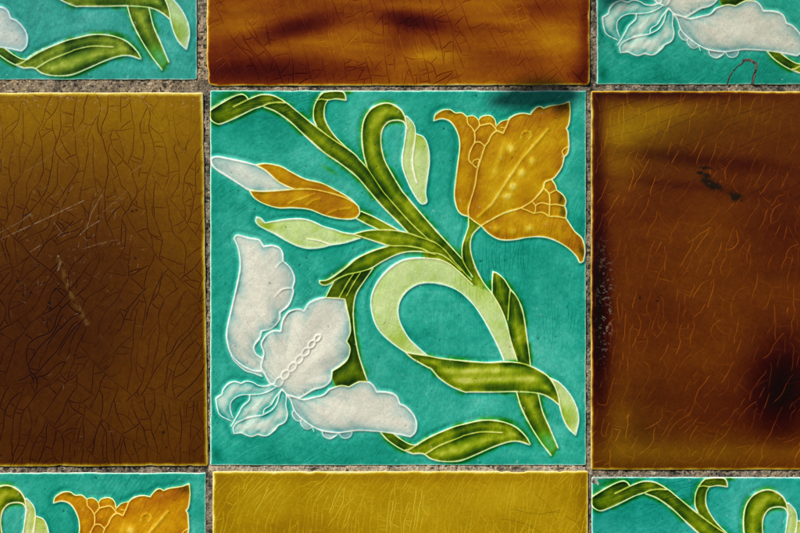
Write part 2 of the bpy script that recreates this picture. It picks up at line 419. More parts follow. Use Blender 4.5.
def glaze_mat(name, tint=(1, 1, 1), hue=.5, sat=1.0, val=1.0, rough=.24, mott=.10, seed=0.0, bump=.25, spec=.12):
    m, nt, b = new_mat(name); L = nt.links.new
    at = nd(nt, 'ShaderNodeAttribute', attribute_name='glaze')
    tc = nd(nt, 'ShaderNodeTexCoord')
    mp = nd(nt, 'ShaderNodeMapping'); mp.inputs['Location'].default_value = (seed, seed * .37, 0)
    L(tc.outputs['Object'], mp.inputs['Vector'])
    n1 = nd(nt, 'ShaderNodeTexNoise', Scale=420.0, Detail=5.0, Roughness=.62); L(mp.outputs[0], n1.inputs['Vector'])
    n2 = nd(nt, 'ShaderNodeTexNoise', Scale=38.0, Detail=4.0, Roughness=.55); L(mp.outputs[0], n2.inputs['Vector'])
    # mottling of the glaze
    mr = nd(nt, 'ShaderNodeMapRange'); mr.inputs[1].default_value = .25; mr.inputs[2].default_value = .75
    mr.inputs[3].default_value = 1 - mott * 1.3; mr.inputs[4].default_value = 1 + mott * 1.3; L(n1.outputs[0], mr.inputs[0])
    mr2 = nd(nt, 'ShaderNodeMapRange'); mr2.inputs[1].default_value = .3; mr2.inputs[2].default_value = .7
    mr2.inputs[3].default_value = 1 - mott; mr2.inputs[4].default_value = 1 + mott; L(n2.outputs[0], mr2.inputs[0])
    mu = nd(nt, 'ShaderNodeMath', operation='MULTIPLY'); L(mr.outputs[0], mu.inputs[0]); L(mr2.outputs[0], mu.inputs[1])
    hs = nd(nt, 'ShaderNodeHueSaturation', Hue=hue, Saturation=sat, Value=val); L(at.outputs['Color'], hs.inputs['Color'])
    mx = nd(nt, 'ShaderNodeVectorMath', operation='SCALE'); L(hs.outputs[0], mx.inputs[0])
    n5 = nd(nt, 'ShaderNodeTexNoise', Scale=1300.0, Detail=3.0, Roughness=.7); L(mp.outputs[0], n5.inputs['Vector'])
    m5 = nd(nt, 'ShaderNodeMapRange'); m5.inputs[1].default_value = .25; m5.inputs[2].default_value = .75
    m5.inputs[3].default_value = .87; m5.inputs[4].default_value = 1.13; L(n5.outputs[0], m5.inputs[0])
    mu2 = nd(nt, 'ShaderNodeMath', operation='MULTIPLY'); L(mu.outputs[0], mu2.inputs[0]); L(m5.outputs[0], mu2.inputs[1])
    L(mu2.outputs[0], mx.inputs['Scale'])
    mt = nd(nt, 'ShaderNodeVectorMath', operation='MULTIPLY'); L(mx.outputs[0], mt.inputs[0]); mt.inputs[1].default_value = tint
    L(mt.outputs[0], b.inputs['Base Color'])
    # gloss: worn a little, duller where the surface is dirty
    wr = nd(nt, 'ShaderNodeAttribute', attribute_name='dull')
    n3 = nd(nt, 'ShaderNodeTexNoise', Scale=150.0, Detail=6.0, Roughness=.7); L(mp.outputs[0], n3.inputs['Vector'])
    ra = nd(nt, 'ShaderNodeMath', operation='MULTIPLY_ADD'); L(n3.outputs[0], ra.inputs[0]); ra.inputs[1].default_value = .25; ra.inputs[2].default_value = rough - .12
    rb = nd(nt, 'ShaderNodeMath', operation='MULTIPLY_ADD'); L(wr.outputs['Fac'], rb.inputs[0]); rb.inputs[1].default_value = .6; L(ra.outputs[0], rb.inputs[2])
    rb.use_clamp = True
    L(rb.outputs[0], b.inputs['Roughness'])
    b.inputs['IOR'].default_value = 1.5; b.inputs['Specular IOR Level'].default_value = spec
    bp = nd(nt, 'ShaderNodeBump', Strength=bump, Distance=.00012); L(n1.outputs[0], bp.inputs['Height'])
    n4 = nd(nt, 'ShaderNodeTexNoise', Scale=1500.0, Detail=3.0); L(mp.outputs[0], n4.inputs['Vector'])
    bp2 = nd(nt, 'ShaderNodeBump', Strength=bump * .8, Distance=.00003); L(n4.outputs[0], bp2.inputs['Height']); L(bp.outputs[0], bp2.inputs['Normal'])
    L(bp2.outputs[0], b.inputs['Normal'])
    return m

def rough_mat(name, colr, dark, scale, rough=.9, attr=False):
    m, nt, b = new_mat(name); L = nt.links.new
    tc = nd(nt, 'ShaderNodeTexCoord')
    n1 = nd(nt, 'ShaderNodeTexNoise', Scale=scale, Detail=8.0, Roughness=.75); L(tc.outputs['Object'], n1.inputs['Vector'])
    cr = nd(nt, 'ShaderNodeValToRGB'); cr.color_ramp.elements[0].position = .36; cr.color_ramp.elements[1].position = .66
    cr.color_ramp.elements[0].color = (*dark, 1); cr.color_ramp.elements[1].color = (*colr, 1)
    L(n1.outputs[0], cr.inputs[0])
    last = cr.outputs[0]
    if attr:
        at = nd(nt, 'ShaderNodeAttribute', attribute_name='glaze')
        mx = nd(nt, 'ShaderNodeMix', data_type='RGBA', blend_type='MULTIPLY'); mx.inputs[0].default_value = 1.0
        L(last, mx.inputs[6]); L(at.outputs['Color'], mx.inputs[7]); last = mx.outputs[2]
    L(last, b.inputs['Base Color'])
    b.inputs['Roughness'].default_value = rough
    bp = nd(nt, 'ShaderNodeBump', Strength=.6, Distance=.0003); L(n1.outputs[0], bp.inputs['Height']); L(bp.outputs[0], b.inputs['Normal'])
    return m

M_CLAY = rough_mat('biscuit_clay', (.62, .52, .38), (.42, .33, .22), 900)
M_GROUT = rough_mat('sandy_grout', (.95, .95, .95), (.35, .33, .31), 1500, attr=True)
M_WALL = rough_mat('mortar', (.36, .32, .27), (.22, .19, .16), 300)

# ------------------------------------------------------------------ glaze optics: colour = clay * exp(-absorption * thickness)
CLAY = np.array([.86, .82, .70])
K = dict(teal=np.array([3.75, .86, 1.0]), green=np.array([1.50, 1.14, 5.6]), pale=np.array([.53, .22, .82]),
         amber=np.array([.52, 1.02, 5.2]), white=np.array([.22, .185, .20]), blue=np.array([1.25, .50, .36]))

# ------------------------------------------------------------------ the flower tile
ST = 0.42
xs = np.arange(-0.5, W + 0.51, ST); ys = np.arange(-0.5, H + 0.51, ST)
XX, YY = np.meshgrid(xs, ys)
PX, PY = XX + TX, YY + TY                       # in photograph px, for placing marks

def rect_depth(X, Y, x0, x1, y0, y1, r, wob, seed):
    """distance inwards from a rounded, slightly wobbly rectangle"""
    qx = np.abs(X - (x0 + x1) / 2) - (x1 - x0) / 2 + r
    qy = np.abs(Y - (y0 + y1) / 2) - (y1 - y0) / 2 + r
    d = r - np.hypot(np.maximum(qx, 0), np.maximum(qy, 0)) - np.minimum(np.maximum(qx, qy), 0)
    return d + wob * fbm(X, Y, 14, seed, 4, .6)

def edge_drop(d, r=2.4, deep=3.6):
    e = np.clip(d / r, 0, 1)
    return -r * (1 - np.sqrt(1 - (1 - e) ** 2)) * .55 - deep * sstep(.6, -.2, d)

def spots(X, Y, lst):
    out = np.zeros_like(X)
    for x, y, rx, ry, ang, v in lst:
        c, s = math.cos(math.radians(ang)), math.sin(math.radians(ang))
        u, w = (X - x) * c + (Y - y) * s, -(X - x) * s + (Y - y) * c
        out = out + v * np.exp(-(u / rx) ** 2 - (w / ry) ** 2)
    return out

def build_flower_fields():
    reg = np.zeros(XX.shape, np.int16)
    for i, (k, nm, g, polys) in enumerate(REG):
        for p in polys: reg[fill(xs, ys, p)] = i + 1
    lin = np.zeros(XX.shape); own = np.zeros(XX.shape, np.int16); dl = np.full(XX.shape, 30.0)
    for k, (p, o, w) in LN.items():
        f = np.zeros(XX.shape)
        n = len(p) - 1
        s = np.arange(n) / max(1, n)
        irr = 1 + .22 * vnoise(p[:-1, 0], p[:-1, 1], 9, 5) + .10 * vnoise(p[:-1, 0], p[:-1, 1], 3, 6)
        sig = np.clip(w * .96 * irr, .40, 2)
        val = np.clip(.98 + .12 * vnoise(p[:-1, 0], p[:-1, 1], 12, 8), .6, 1) * min(1, .45 + .55 * w / .8)
        dist_to(f, xs, ys, p, 4.5, val, sig)
        m = f > lin
        own[m & (f > .05)] = KEY[o]
        lin = np.maximum(lin, f)
        if w > .6: dist_to(dl, xs, ys, p, 22)
    return reg, lin, own, dl

reg, lin, own, dl = build_flower_fields()

def region_mask(*keys):
    m = np.zeros(reg.shape, bool)
    for k in keys: m |= reg == KEY[k]
    return m

conc = {}
for g in ('green', 'pale', 'amber', 'white', 'tinted'):
    conc[g] = np.isin(reg, [i + 1 for i, r in enumerate(REG) if r[2] == g]).astype(float)
wob1 = fbm(XX, YY, 16, 21, 3); wob2 = fbm(XX, YY, 7, 22, 4, .6); wob3 = fbm(XX, YY, 60, 23, 3)
fine = fbm(XX, YY, 2.4, 24, 2)
diag = fbm((XX + YY) * .9, (XX - YY) * .22, 3.0, 25, 3, .65)      # brush streaks running up to the right
def soft(g, s): return blur(conc[g], s / ST)
# glazes creep over the raised lines, unevenly
spill_g = soft('green', 2.4); spill_w = soft('white', 3.2) + soft('tinted', 2.0); spill_a = soft('amber', 1.6); spill_p = soft('pale', 1.2)
cg = np.clip(soft('green', .7), 0, 1); cp = soft('pale', .8); ca = soft('amber', .7); cw = soft('white', .7); ct = soft('tinted', .8)
outside = np.clip(1 - cg - cp - ca - cw - ct, 0, 1)
# flower stem pales into the loop
fade = sstep(272, 294, PY + .5 * (PX - 470)) * (region_mask('stem')).astype(float)
fade = blur(fade, 2 / ST)
fadeb = sstep(425, 442, PY) * region_mask('low_stem'); fadeb = blur(fadeb.astype(float), 2 / ST)
e_in = dl
pool = np.exp(-(np.maximum(e_in - 1.2, 0) / 4.0))               # near a line
mid = sstep(2, 10, e_in)
T = {}
T['teal'] = outside * (1.02 + .20 * wob3 + .12 * wob1 + .08 * wob2 + .05 * diag + .09 * fine)
T['teal'] = T['teal'] * (1 - .70 * np.clip(spill_w * 1.5, 0, 1)) * (1 - .35 * np.clip(spill_g * 1.2, 0, 1))
T['teal'] += .34 * np.clip(1 - sstep(2, 9, e_in), 0, 1) * outside * sstep(.0, .9, vnoise(XX, YY, 40, 40) + .3) * (1 - np.clip(spill_w, 0, 1)) * sstep(.1, .0, spill_w)
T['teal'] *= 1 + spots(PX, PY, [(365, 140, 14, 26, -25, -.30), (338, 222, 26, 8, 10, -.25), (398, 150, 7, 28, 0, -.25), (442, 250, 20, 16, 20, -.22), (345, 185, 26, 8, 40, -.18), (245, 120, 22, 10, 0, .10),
    (270, 130, 50, 22, 20, .08), (240, 345, 14, 60, 0, .14), (217, 455, 7, 7, 0, .75), (530, 96, 46, 10, 0, .10), (524, 300, 9, 30, 0, .22), (430, 310, 26, 24, 0, .12), (300, 455, 90, 14, 0, .10), (550, 340, 26, 60, 0, -.06), (450, 400, 40, 16, 0, -.10), (400, 440, 30, 10, 0, .12)])  # the long spot near the upper edge paints faint shade into the teal
T['teal'] += .55 * fadeb
T['teal'] += .20 * cg * pool * sstep(0, .8, wob1 + .2)
gv = 1.06 + .95 * pool * np.clip(.85 + .9 * wob1 + .3 * wob2, .05, 1.8) - .42 * mid + .22 * wob1 + .12 * wob2 + .08 * diag
gv += .55 * region_mask('calyx') + .25 * region_mask('stem_long', 'leaf_fold', 'branch')
lite = region_mask('leaf_cross', 'leaf_base', 'sheath_b')
gv -= .12 * lite * mid
# streak bands along the leaf that lies across
gv += region_mask('leaf_cross') * (.22 * np.sin((PY - 378) * .62 + .02 * PX))
T['green'] = cg * np.clip(gv, .35, 3) * (1 - .8 * fade) * (1 - .75 * fadeb)
T['green'] += np.clip(spill_g - cg, 0, 1) * sstep(-.35, .5, wob1 + .5 * wob2) * 2.2 * outside
# green touches inside the amber flower's edge
T['green'] += spots(PX, PY, [(496, 119, 3, 2.5, 0, 1.2), (567, 106, 7, 4, -20, .7), (561, 199, 2.5, 6, 0, .9), (563, 212, 2.5, 5, 0, .9), (452, 112, 6, 2.5, 0, .8),
                             (583, 252, 3, 5, -30, 1.0), (540, 107, 7, 2.5, -15, .7), (262, 192, 5, 3, 0, .5), (258, 168, 4, 2, 0, .0)]) * ca
T['green'] += .9 * spots(PX, PY, [(330, 170, 8, 2, 30, .3), (553, 184, 3, 4, 20, .6), (348, 92, 4, 2, 0, .8), (225, 96, 14, 4, -20, .25), (505, 441, 7, 3, 10, .9), (507, 422, 8, 3, 15, .7)]) * outside
T['pale'] = cp * (.92 + .25 * pool * 0 + .35 * wob1 * .5 + .1 * wob2) + .9 * fade + .4 * fadeb
# shade of green seeping into pale leaves
T['green'] += cp * (.04 + .10 * np.clip(wob1, 0, 1)) + cp * spots(PX, PY, [(421, 128, 8, 14, 0, .45), (266, 226, 8, 4, 0, .45), (395, 345, 14, 10, 40, .20), (348, 232, 9, 5, 0, .35), (562, 415, 14, 6, 60, .35), (563, 428, 5, 6, 0, .35), (400, 320, 3, 14, 0, .12), (480, 290, 10, 16, -30, .12)])
bumps = spots(PX, PY, [(x, y, .78 * rx, .78 * ry, a, v * 1.4) for x, y, rx, ry, a, v in [(510.8, 148, 5.5, 6.5, 0, .9), (532, 160.5, 5, 5.5, 0, .9), (522, 172.5, 4.5, 6, 20, .9), (513, 186.5, 5.5, 5, 0, .8),
                       (513, 186.3, 5, 4.5, 0, .4), (507.5, 196, 6, 4.5, -15, .9), (496, 229, 6, 5, 0, .8), (512, 231, 5, 4.5, 0, .6), (529, 228.5, 5.5, 5, -20, .75),
                       (502, 150, 3.5, 12, 15, .55), (497, 165, 4, 14, 15, .3)]])
def stroke(pl, sig):
    f = np.zeros(XX.shape); dist_to(f, xs, ys, np.array(pl) - [TX, TY], 3.5 * sig, 1.0, sig); return f
rib = stroke([(548, 129), (536, 143), (521, 160), (505, 184), (492, 204), (478, 217)], 1.5)
ring = stroke([(521, 138), (522, 133.5), (526, 131), (530.5, 132), (531.5, 135.5), (529, 139)], .9)
veins = np.maximum.reduce([stroke([(299, 199.6), (308, 196), (315, 193.5)], .9), stroke([(307, 205), (313, 200.5), (320, 198.5)], .9),
                           stroke([(327, 214), (333, 211), (342, 209), (351, 208)], 1.0), stroke([(288, 204), (296, 200), (301, 199)], .8)])
rel_a = np.clip(bumps + 1.0 * rib + .8 * ring + .8 * veins, 0, 1.3)
av = 1.12 + .40 * pool * np.clip(.8 + .9 * wob1, .1, 1.8) + .20 * wob1 + .12 * wob2 + .10 * diag - .62 * rel_a
av += spots(PX, PY, [(335, 205, 18, 9, 20, .50), (300, 188, 20, 6, 20, .25), (560, 108, 22, 9, -20, .55), (540, 120, 22, 8, -20, .30), (475, 210, 9, 12, 0, .2), (575, 245, 10, 7, 45, .35), (478, 120, 25, 16, 0, -.12), (553, 200, 16, 14, 0, .18)])
T['amber'] = ca * np.clip(av, .40, 3) + np.clip(spill_a - ca, 0, 1) * .35 * sstep(-.2, .5, wob2)
wv = 1.08 + .10 * wob1 + .03 * wob2
T['white'] = (cw + .35 * ct) * wv + .25 * np.clip(spill_w, 0, 1) * outside
ew = np.exp(-(np.maximum(e_in - .5, 0) / 3.3))
T['blue'] = cw * ew * np.clip(.60 + .25 * wob1, .15, 1.2) * 1.25
T['teal'] += ct * (.60 * np.exp(-(np.maximum(e_in - .8, 0) / 2.8)) * np.clip(.8 + .8 * wob1, .1, 1.6) + .10 * np.clip(diag, 0, 1))
T['blue'] += ct * (.10 + .8 * np.exp(-(np.maximum(e_in - .5, 0) / 3.2)) * np.clip(.6 + .6 * wob1, .1, 1.2)) * 1.1
T['blue'] += cw * spots(PX, PY, [(340, 432, 42, 5, 4, .35), (300, 412, 12, 10, 45, .45), (231, 372, 5, 30, 0, .2), (226, 330, 0.1, 0.1, 0, 0), (246, 372, 14, 8, 40, .25), (276, 330, 8, 7, 0, .25), (222, 164, 12, 8, 0, .32), (240, 175, 20, 6, 20, .12), (283, 262, 8, 10, 0, .15), (287, 283, 6, 8, 0, .15), (340, 350, 5, 6, 0, .3)])
T['blue'] += .25 * spill_w * outside
T_ribs = cw * np.exp(-np.maximum(e_in, 0) / 7.5) * np.clip(np.cos(np.arctan2(PY - 385, PX - 283) * 26 + 1.5 * wob3) + .25 * wob1, 0, 1)  # shading of the petal folds, put into the blue tint
T['blue'] += .5 * T_ribs
# lines stand proud of the glaze: very little of it stays on them
lc = np.clip(lin * 1.12, 0, 1) ** 1.25
res = .05 + .05 * np.clip(wob2, 0, 1)
for k in T:
    rk = res + (.13 * sstep(.55, .95, soft('green', 2.2)) if k == 'green' else .14 * sstep(.5, .95, soft('amber', 2.2)) if k == 'amber' else 0)
    T[k] = np.clip(T[k], 0, None) * (1 - lc * (1 - rk))
# tile edge
dE = rect_depth(XX, YY, 0, W, 0, H, 2.2, .35, 31)
thin = sstep(.7, 2.8, dE + .3 * wob2)
thick_e = np.exp(-((dE - 5) / 4.0) ** 2)
for k in T: T[k] = T[k] * (.10 + .90 * thin) * (1 + .10 * thick_e)
# crazing
ang_f = lambda x, y: -.88 + .40 * math.sin(x * .013 + 1) + .35 * math.cos(y * .011 + .6)
net_f = Net(0, W, 0, H, 3).grow(3200, ang_f, (18, 80), 1.6, .008, .08, 0, .75, (.25, 1), 1, .10, .08).grow(4200, ang_f, (6, 24), 1.5, .012, .12, .97, 1, (.2, .8), .9)
cz = np.zeros(XX.shape); draw_net(cz, xs, ys, net_f, 52, .40)
net_w = Net(0, W, 0, H, 33).grow(1500, lambda x, y: rd(60 + 30 * math.sin(x * .03) + 25 * math.cos(y * .04)), (15, 60), 5, .012, .12, 0, .9, (.4, 1), 1, .2).grow(1800, ang_f, (5, 24), 3, .015, .14, .97, 1, (.3, .9), .9)
czw = np.zeros(XX.shape); draw_net(czw, xs, ys, net_w, 53, .45)
cz = np.maximum(cz * (1 - .75 * np.clip(cw + ct, 0, 1)), czw * np.clip(cw + ct + .8 * cp, 0, 1))
cz_dark = sstep(.15, .6, vnoise(XX, YY, 45, 51)) * cz
for k in ('teal', 'green', 'amber', 'pale'): T[k] = T[k] * (1 + (-.26 if k == 'teal' else .28 if k in ('green', 'amber') else .1) * cz * (1 - lc) + (.85 if k == 'teal' else .3) * cz_dark * (1 - lc))
T['white'] = T['white'] + 1.1 * cz * (cw + .5 * ct) * (1 - lc)
T['green'] += cp * cz * .10
# pits and specks
pit = np.zeros(XX.shape); fleck = np.zeros(XX.shape)
for k in range(170):
    x, y = R.uniform(2, W - 2), R.uniform(2, H - 2)
    a = R.uniform(0, math.pi); l = R.uniform(0, 1.2)
    dist_to(pit, xs, ys, [(x, y), (x + l * math.cos(a), y + l * math.sin(a))], 2.5, R.uniform(.3, 1), R.uniform(.35, .8))
for k in range(60):
    x, y = R.uniform(2, W - 2), R.uniform(2, H - 2)
    a = R.uniform(0, math.pi); l = R.uniform(0, 2.2)
    dist_to(fleck, xs, ys, [(x, y), (x + l * math.cos(a), y + l * math.sin(a))], 2.5, R.uniform(.3, .9), R.uniform(.35, .6))
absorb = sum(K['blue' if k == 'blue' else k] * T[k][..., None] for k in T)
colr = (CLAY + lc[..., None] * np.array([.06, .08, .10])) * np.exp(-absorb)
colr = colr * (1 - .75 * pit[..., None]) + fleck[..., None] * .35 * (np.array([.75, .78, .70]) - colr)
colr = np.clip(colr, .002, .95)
# relief
puff = np.zeros(XX.shape)
allr = reg > 0
puff = .8 * (1 - np.exp(-e_in / 7.0)) * blur(allr.astype(float), .8 / ST)
ripple = np.zeros(XX.shape)
wh = blur(np.isin(reg, [KEY[k] for k in ('w_l', 'w_r', 'w_c')]).astype(float), 1 / ST)
def flutes(cx, cy, n, ph):      # petal folds fan out from the heart of the flower
    a = np.arctan2(PY - cy, PX - cx); r = np.hypot(PX - cx, PY - cy)
    return np.cos(a * n + ph) * sstep(15, 60, r)
ripple += wh * (.60 * flutes(283, 385, 11, .5) + .25 * fbm(XX, YY, 18, 61, 2))
tw = blur(conc['tinted'], 1 / ST)
ripple += tw * .9 * flutes(281, 390, 17, .0) * 0 + tw * .5 * fbm(XX * .6 + YY * .5, (XX - YY) * .2, 5, 62, 2)
Z = -.55 + puff + ripple * (1 - lc) + .85 * np.clip(lin, 0, 1) ** .85 + .55 * rel_a * ca
Z += -.42 * np.exp(-((e_in - 3.2) / 2.0) ** 2) * outside                # glaze hollow beside each line
Z += .16 * wob1 + .10 * wob2 + .05 * diag + .10 * fbm(XX, YY, 30, 63, 2)
Z += -.10 * cz * (1 - lc) - .5 * pit
Zs = blur(Z, .75 / ST)
Z = Zs + edge_drop(dE)
N = lattice_normals(XX, YY, Z)
dull = np.clip(.5 * pit + .25 * cz + .4 * (1 - thin) + .10 * np.clip(wob1, 0, 1) + .4 * lc, 0, 1)

M_FLOWER = [glaze_mat('majolica_glaze_centre', mott=.065, seed=0.0),
            glaze_mat('majolica_glaze_deep', tint=(.80, .90, .98), sat=.95, seed=1.3, mott=.12),
            glaze_mat('majolica_glaze_dark', tint=(.85, .86, .84), seed=2.1, mott=.10),
            glaze_mat('majolica_glaze_bright', tint=(1.12, 1.0, 1.0), seed=3.7, mott=.08),
            glaze_mat('majolica_glaze_pale', tint=(1.0, 1.0, 1.08), seed=4.4, mott=.10)]

cc = lambda a: (a[:-1, :-1] + a[1:, :-1] + a[:-1, 1:] + a[1:, 1:]) / 4
cell_reg = reg[:-1, :-1].copy()
cell_lin = cc(lin)
cell_own = own[1:, 1:]
inside = cc(dE) > -.25
is_line = (cell_lin > .5) & (cell_own > 0) & inside

def largest(mask, keep=1, minsize=12):
    """4-connected components of a cell mask, biggest first (flood by label propagation on runs)"""
    lab = np.zeros(mask.shape, np.int32); comps = []
    jj, ii = np.nonzero(mask)
    todo = set(zip(jj.tolist(), ii.tolist()))
    while todo:
        s = todo.pop(); st = [s]; comp = [s]
        while st:
            j, i = st.pop()
            for q in ((j + 1, i), (j - 1, i), (j, i + 1), (j, i - 1)):
                if q in todo: todo.remove(q); st.append(q); comp.append(q)
        comps.append(comp)
    comps.sort(key=len, reverse=True)
    return comps

# tidy cell ownership: every part and every outline one connected sheet, loose scraps go to what surrounds them
label = np.where(is_line, 1000 + cell_own, np.where(inside, cell_reg, -1)).astype(np.int32)
for key, i in KEY.items():
    comps = largest(label == 1000 + i)
    for c in comps[1:]:
        for j, q in c: label[j, q] = cell_reg[j, q]
for key, i in KEY.items():
    comps = largest(label == i)
    for c in comps[1:]:
        if len(c) > 260 and key in ('leaf_base', 'bud_o', 'hang', 'frill_l', 'frill_r', 'pet_c', 'calyx', 'sheath_b', 'leaf_fold', 'stem', 'w_r', 'w_l', 'pale_leaf', 'w_c'): continue
        near = {}
        for j, q in c:
            for jn, qn in ((j + 1, q), (j - 1, q), (j, q + 1), (j, q - 1)):
                if 0 <= jn < label.shape[0] and 0 <= qn < label.shape[1]:
                    v = label[jn, qn]
                    if v != i and v > 0: near[v] = near.get(v, 0) + 1
        t = (1000 + i) if (1000 + i) in near else (max(near, key=near.get) if near else 0)
        for j, q in c: label[j, q] = t

XL, YL = XX - W / 2, YY - H / 2
def fl_mesh(name, cells):
    return grid_mesh(name, XL, YL, Z, cells, M_FLOWER[0], colr, {'dull': dull}, N)

def empty(name, px, py, lab, cat, group=None, w=None, h=None):
    o = bpy.data.objects.new(name, None); col.objects.link(o)
    o.location = ((px - CX) * S, 0, ZC + (CY - py) * S); o.rotation_euler = (math.pi / 2, 0, 0)
    o.empty_display_size = .02
    o['label'] = lab; o['category'] = cat
    if group: o['group'] = group
    return o

GROUP_F = 'relief flower tiles'
flower = empty('flower_tile', TX + W / 2, TY + H / 2, 'turquoise relief tile seen whole, amber and white flowers, in the centre between four brown tiles', 'tile', GROUP_F)
slab('clay_body', W - 1.6, H - 1.6, -3.2, -20, M_CLAY, flower)
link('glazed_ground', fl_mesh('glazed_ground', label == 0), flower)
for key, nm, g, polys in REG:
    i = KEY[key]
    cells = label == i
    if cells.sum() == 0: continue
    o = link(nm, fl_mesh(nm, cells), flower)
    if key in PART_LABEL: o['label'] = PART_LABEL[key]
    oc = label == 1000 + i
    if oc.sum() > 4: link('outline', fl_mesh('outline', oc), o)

def set_mat(o, m):
    for s in o.material_slots:
        if s.material and s.material.name.startswith('majolica'):
            s.link = 'OBJECT'; s.material = m

def copy_tree(o, parent, m):
    c = o.copy(); col.objects.link(c)
    if parent: c.parent = parent
    if c.type == 'MESH': set_mat(c, m)
    for ch in list(o.children): copy_tree(ch, c, m)
    return c

corner_tiles = []
for m, x, y, rz, lab in (
    (1, -179.5, -295.6, .0, 'dusky turquoise tile corner at the upper left, above the widest sandy joint'),
    (2, 596.3, -290.8, .0, 'turquoise tile corner at upper right, white petals above a brown stained crack'),
    (3, -170.5, 472.2, .0, 'turquoise tile corner at the lower left showing the scalloped top of a golden flower'),
    (4, 591.3, 476.6, .0, 'turquoise tile corner at the lower right, green folded leaf, pale chipped edge')):
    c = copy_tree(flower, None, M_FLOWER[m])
    c.location = ((x + W / 2 - CX) * S, 0, ZC + (CY - y - H / 2) * S)
    c['label'] = lab
    corner_tiles.append(c)

# the crack on the upper right tile and the chip on the lower right one
def patch(name, parent, x0, y0, tx, ty, fn, mat, step=.4, n=70, m=70, lift=.5):
    """thin fill lying on the relief of a flower tile; fn gives a mask 0..1 and colour"""
    px = x0 + np.arange(n) * step; py = y0 + np.arange(m) * step
    X, Y = np.meshgrid(px, py)
    msk, c = fn(X, Y)
    u, v = np.clip((X - tx + .5) / ST, 0, Z.shape[1] - 2), np.clip((Y - ty + .5) / ST, 0, Z.shape[0] - 2)
    i, j = u.astype(int), v.astype(int); f, g = u - i, v - j
    z = (Z[j, i] * (1 - f) + Z[j, i + 1] * f) * (1 - g) + (Z[j + 1, i] * (1 - f) + Z[j + 1, i + 1] * f) * g
    Zp = z + .05 + lift * (msk - .3)
    cells = cc(msk) > .3
    me = grid_mesh(name, X - tx - W / 2, Y - ty - H / 2, Zp, cells, mat, c)
    return link(name, me, parent)

def crack_fn(X, Y):
    f = np.zeros(X.shape)
    for pl, v, w in (([(727, 85), (729, 78), (733, 71), (738, 66), (744, 62), (749, 60.5)], .8, .7),
                     ([(744, 60.5), (750, 60), (755.5, 63), (756.5, 67), (755, 72), (753.5, 79), (753, 84.5)], 1.0, 1.25)):
        dist_to(f, X[0], Y[:, 0], pl, 5, v, w)
    f = np.clip(f + .45 * fbm(X, Y, 2.6, 71, 3) * (f > .08), 0, 1)
    q = np.clip(.20 + .26 * fbm(X, Y, 2.2, 72, 3), .02, 1)
    dk = np.zeros(X.shape)
    dist_to(dk, X[0], Y[:, 0], [(727, 85), (729, 78), (733, 71), (738, 66), (743, 63.5)], 4, 1.0, .6)
    dist_to(dk, X[0], Y[:, 0], [(753.5, 66), (754.3, 70), (752.6, 77), (751.8, 85)], 4, 1.0, .7)
    q = q * (1 - .9 * dk) * .75; c = np.stack([q * .86, q * .84, q * .60], -1)
    return f, np.clip(c, .02, 1)
M_DIRT = rough_mat('crack_filler', (1, 1, 1), (.45, .42, .4), 1200, attr=True)
patch('crack', corner_tiles[1], 724, 57, 596.3, -290.8, crack_fn, M_DIRT, .4, 95, 72)
def chip_fn(X, Y):
    f = np.clip(spots(X, Y, [(594.5, 480.5, 3.2, 3.5, 0, 1.4), (604, 477.5, 11, 1.6, 0, .9), (598, 484, 2, 2, 0, .5)]) + .45 * fbm(X, Y, 4, 75, 3) - .15, 0, 1)
    g = np.clip(1.1 * np.exp(-((X - 593.6) ** 2 / 5 + (Y - 481.5) ** 2 / 7)) * (1 + .6 * fbm(X, Y, 2, 77, 2)), 0, 1)[..., None]
    n = .5 + .5 * fbm(X, Y, 5, 78, 3)[..., None]
    c = np.array([.56, .60, .50]) * n + np.array([.36, .50, .42]) * (1 - n)
    c = c * (1 - g) + np.array([.10, .065, .045]) * g
    c = c * (1 + .3 * fbm(X, Y, 2, 76))[..., None]
    return f, np.clip(c, .03, 1)
patch('chip', corner_tiles[3], 591.4, 476.4, 591.3, 476.6, chip_fn, M_DIRT, .4, 70, 30, .15)

# ------------------------------------------------------------------ amber tiles
K_AM = np.array([.97, 1.44, 5.2])
def axis(a, b, fa, fb, fine_s=.38, coarse=3.0):
    """fine between fa and fb, coarse elsewhere"""
    parts = []
    if fa > a: parts.append(np.arange(a, fa, coarse))
    parts.append(np.arange(max(a, fa), min(b, fb), fine_s))
    if fb < b: parts.append(np.arange(fb, b, coarse))
    parts.append([b])
    return np.unique(np.round(np.concatenate(parts), 4))

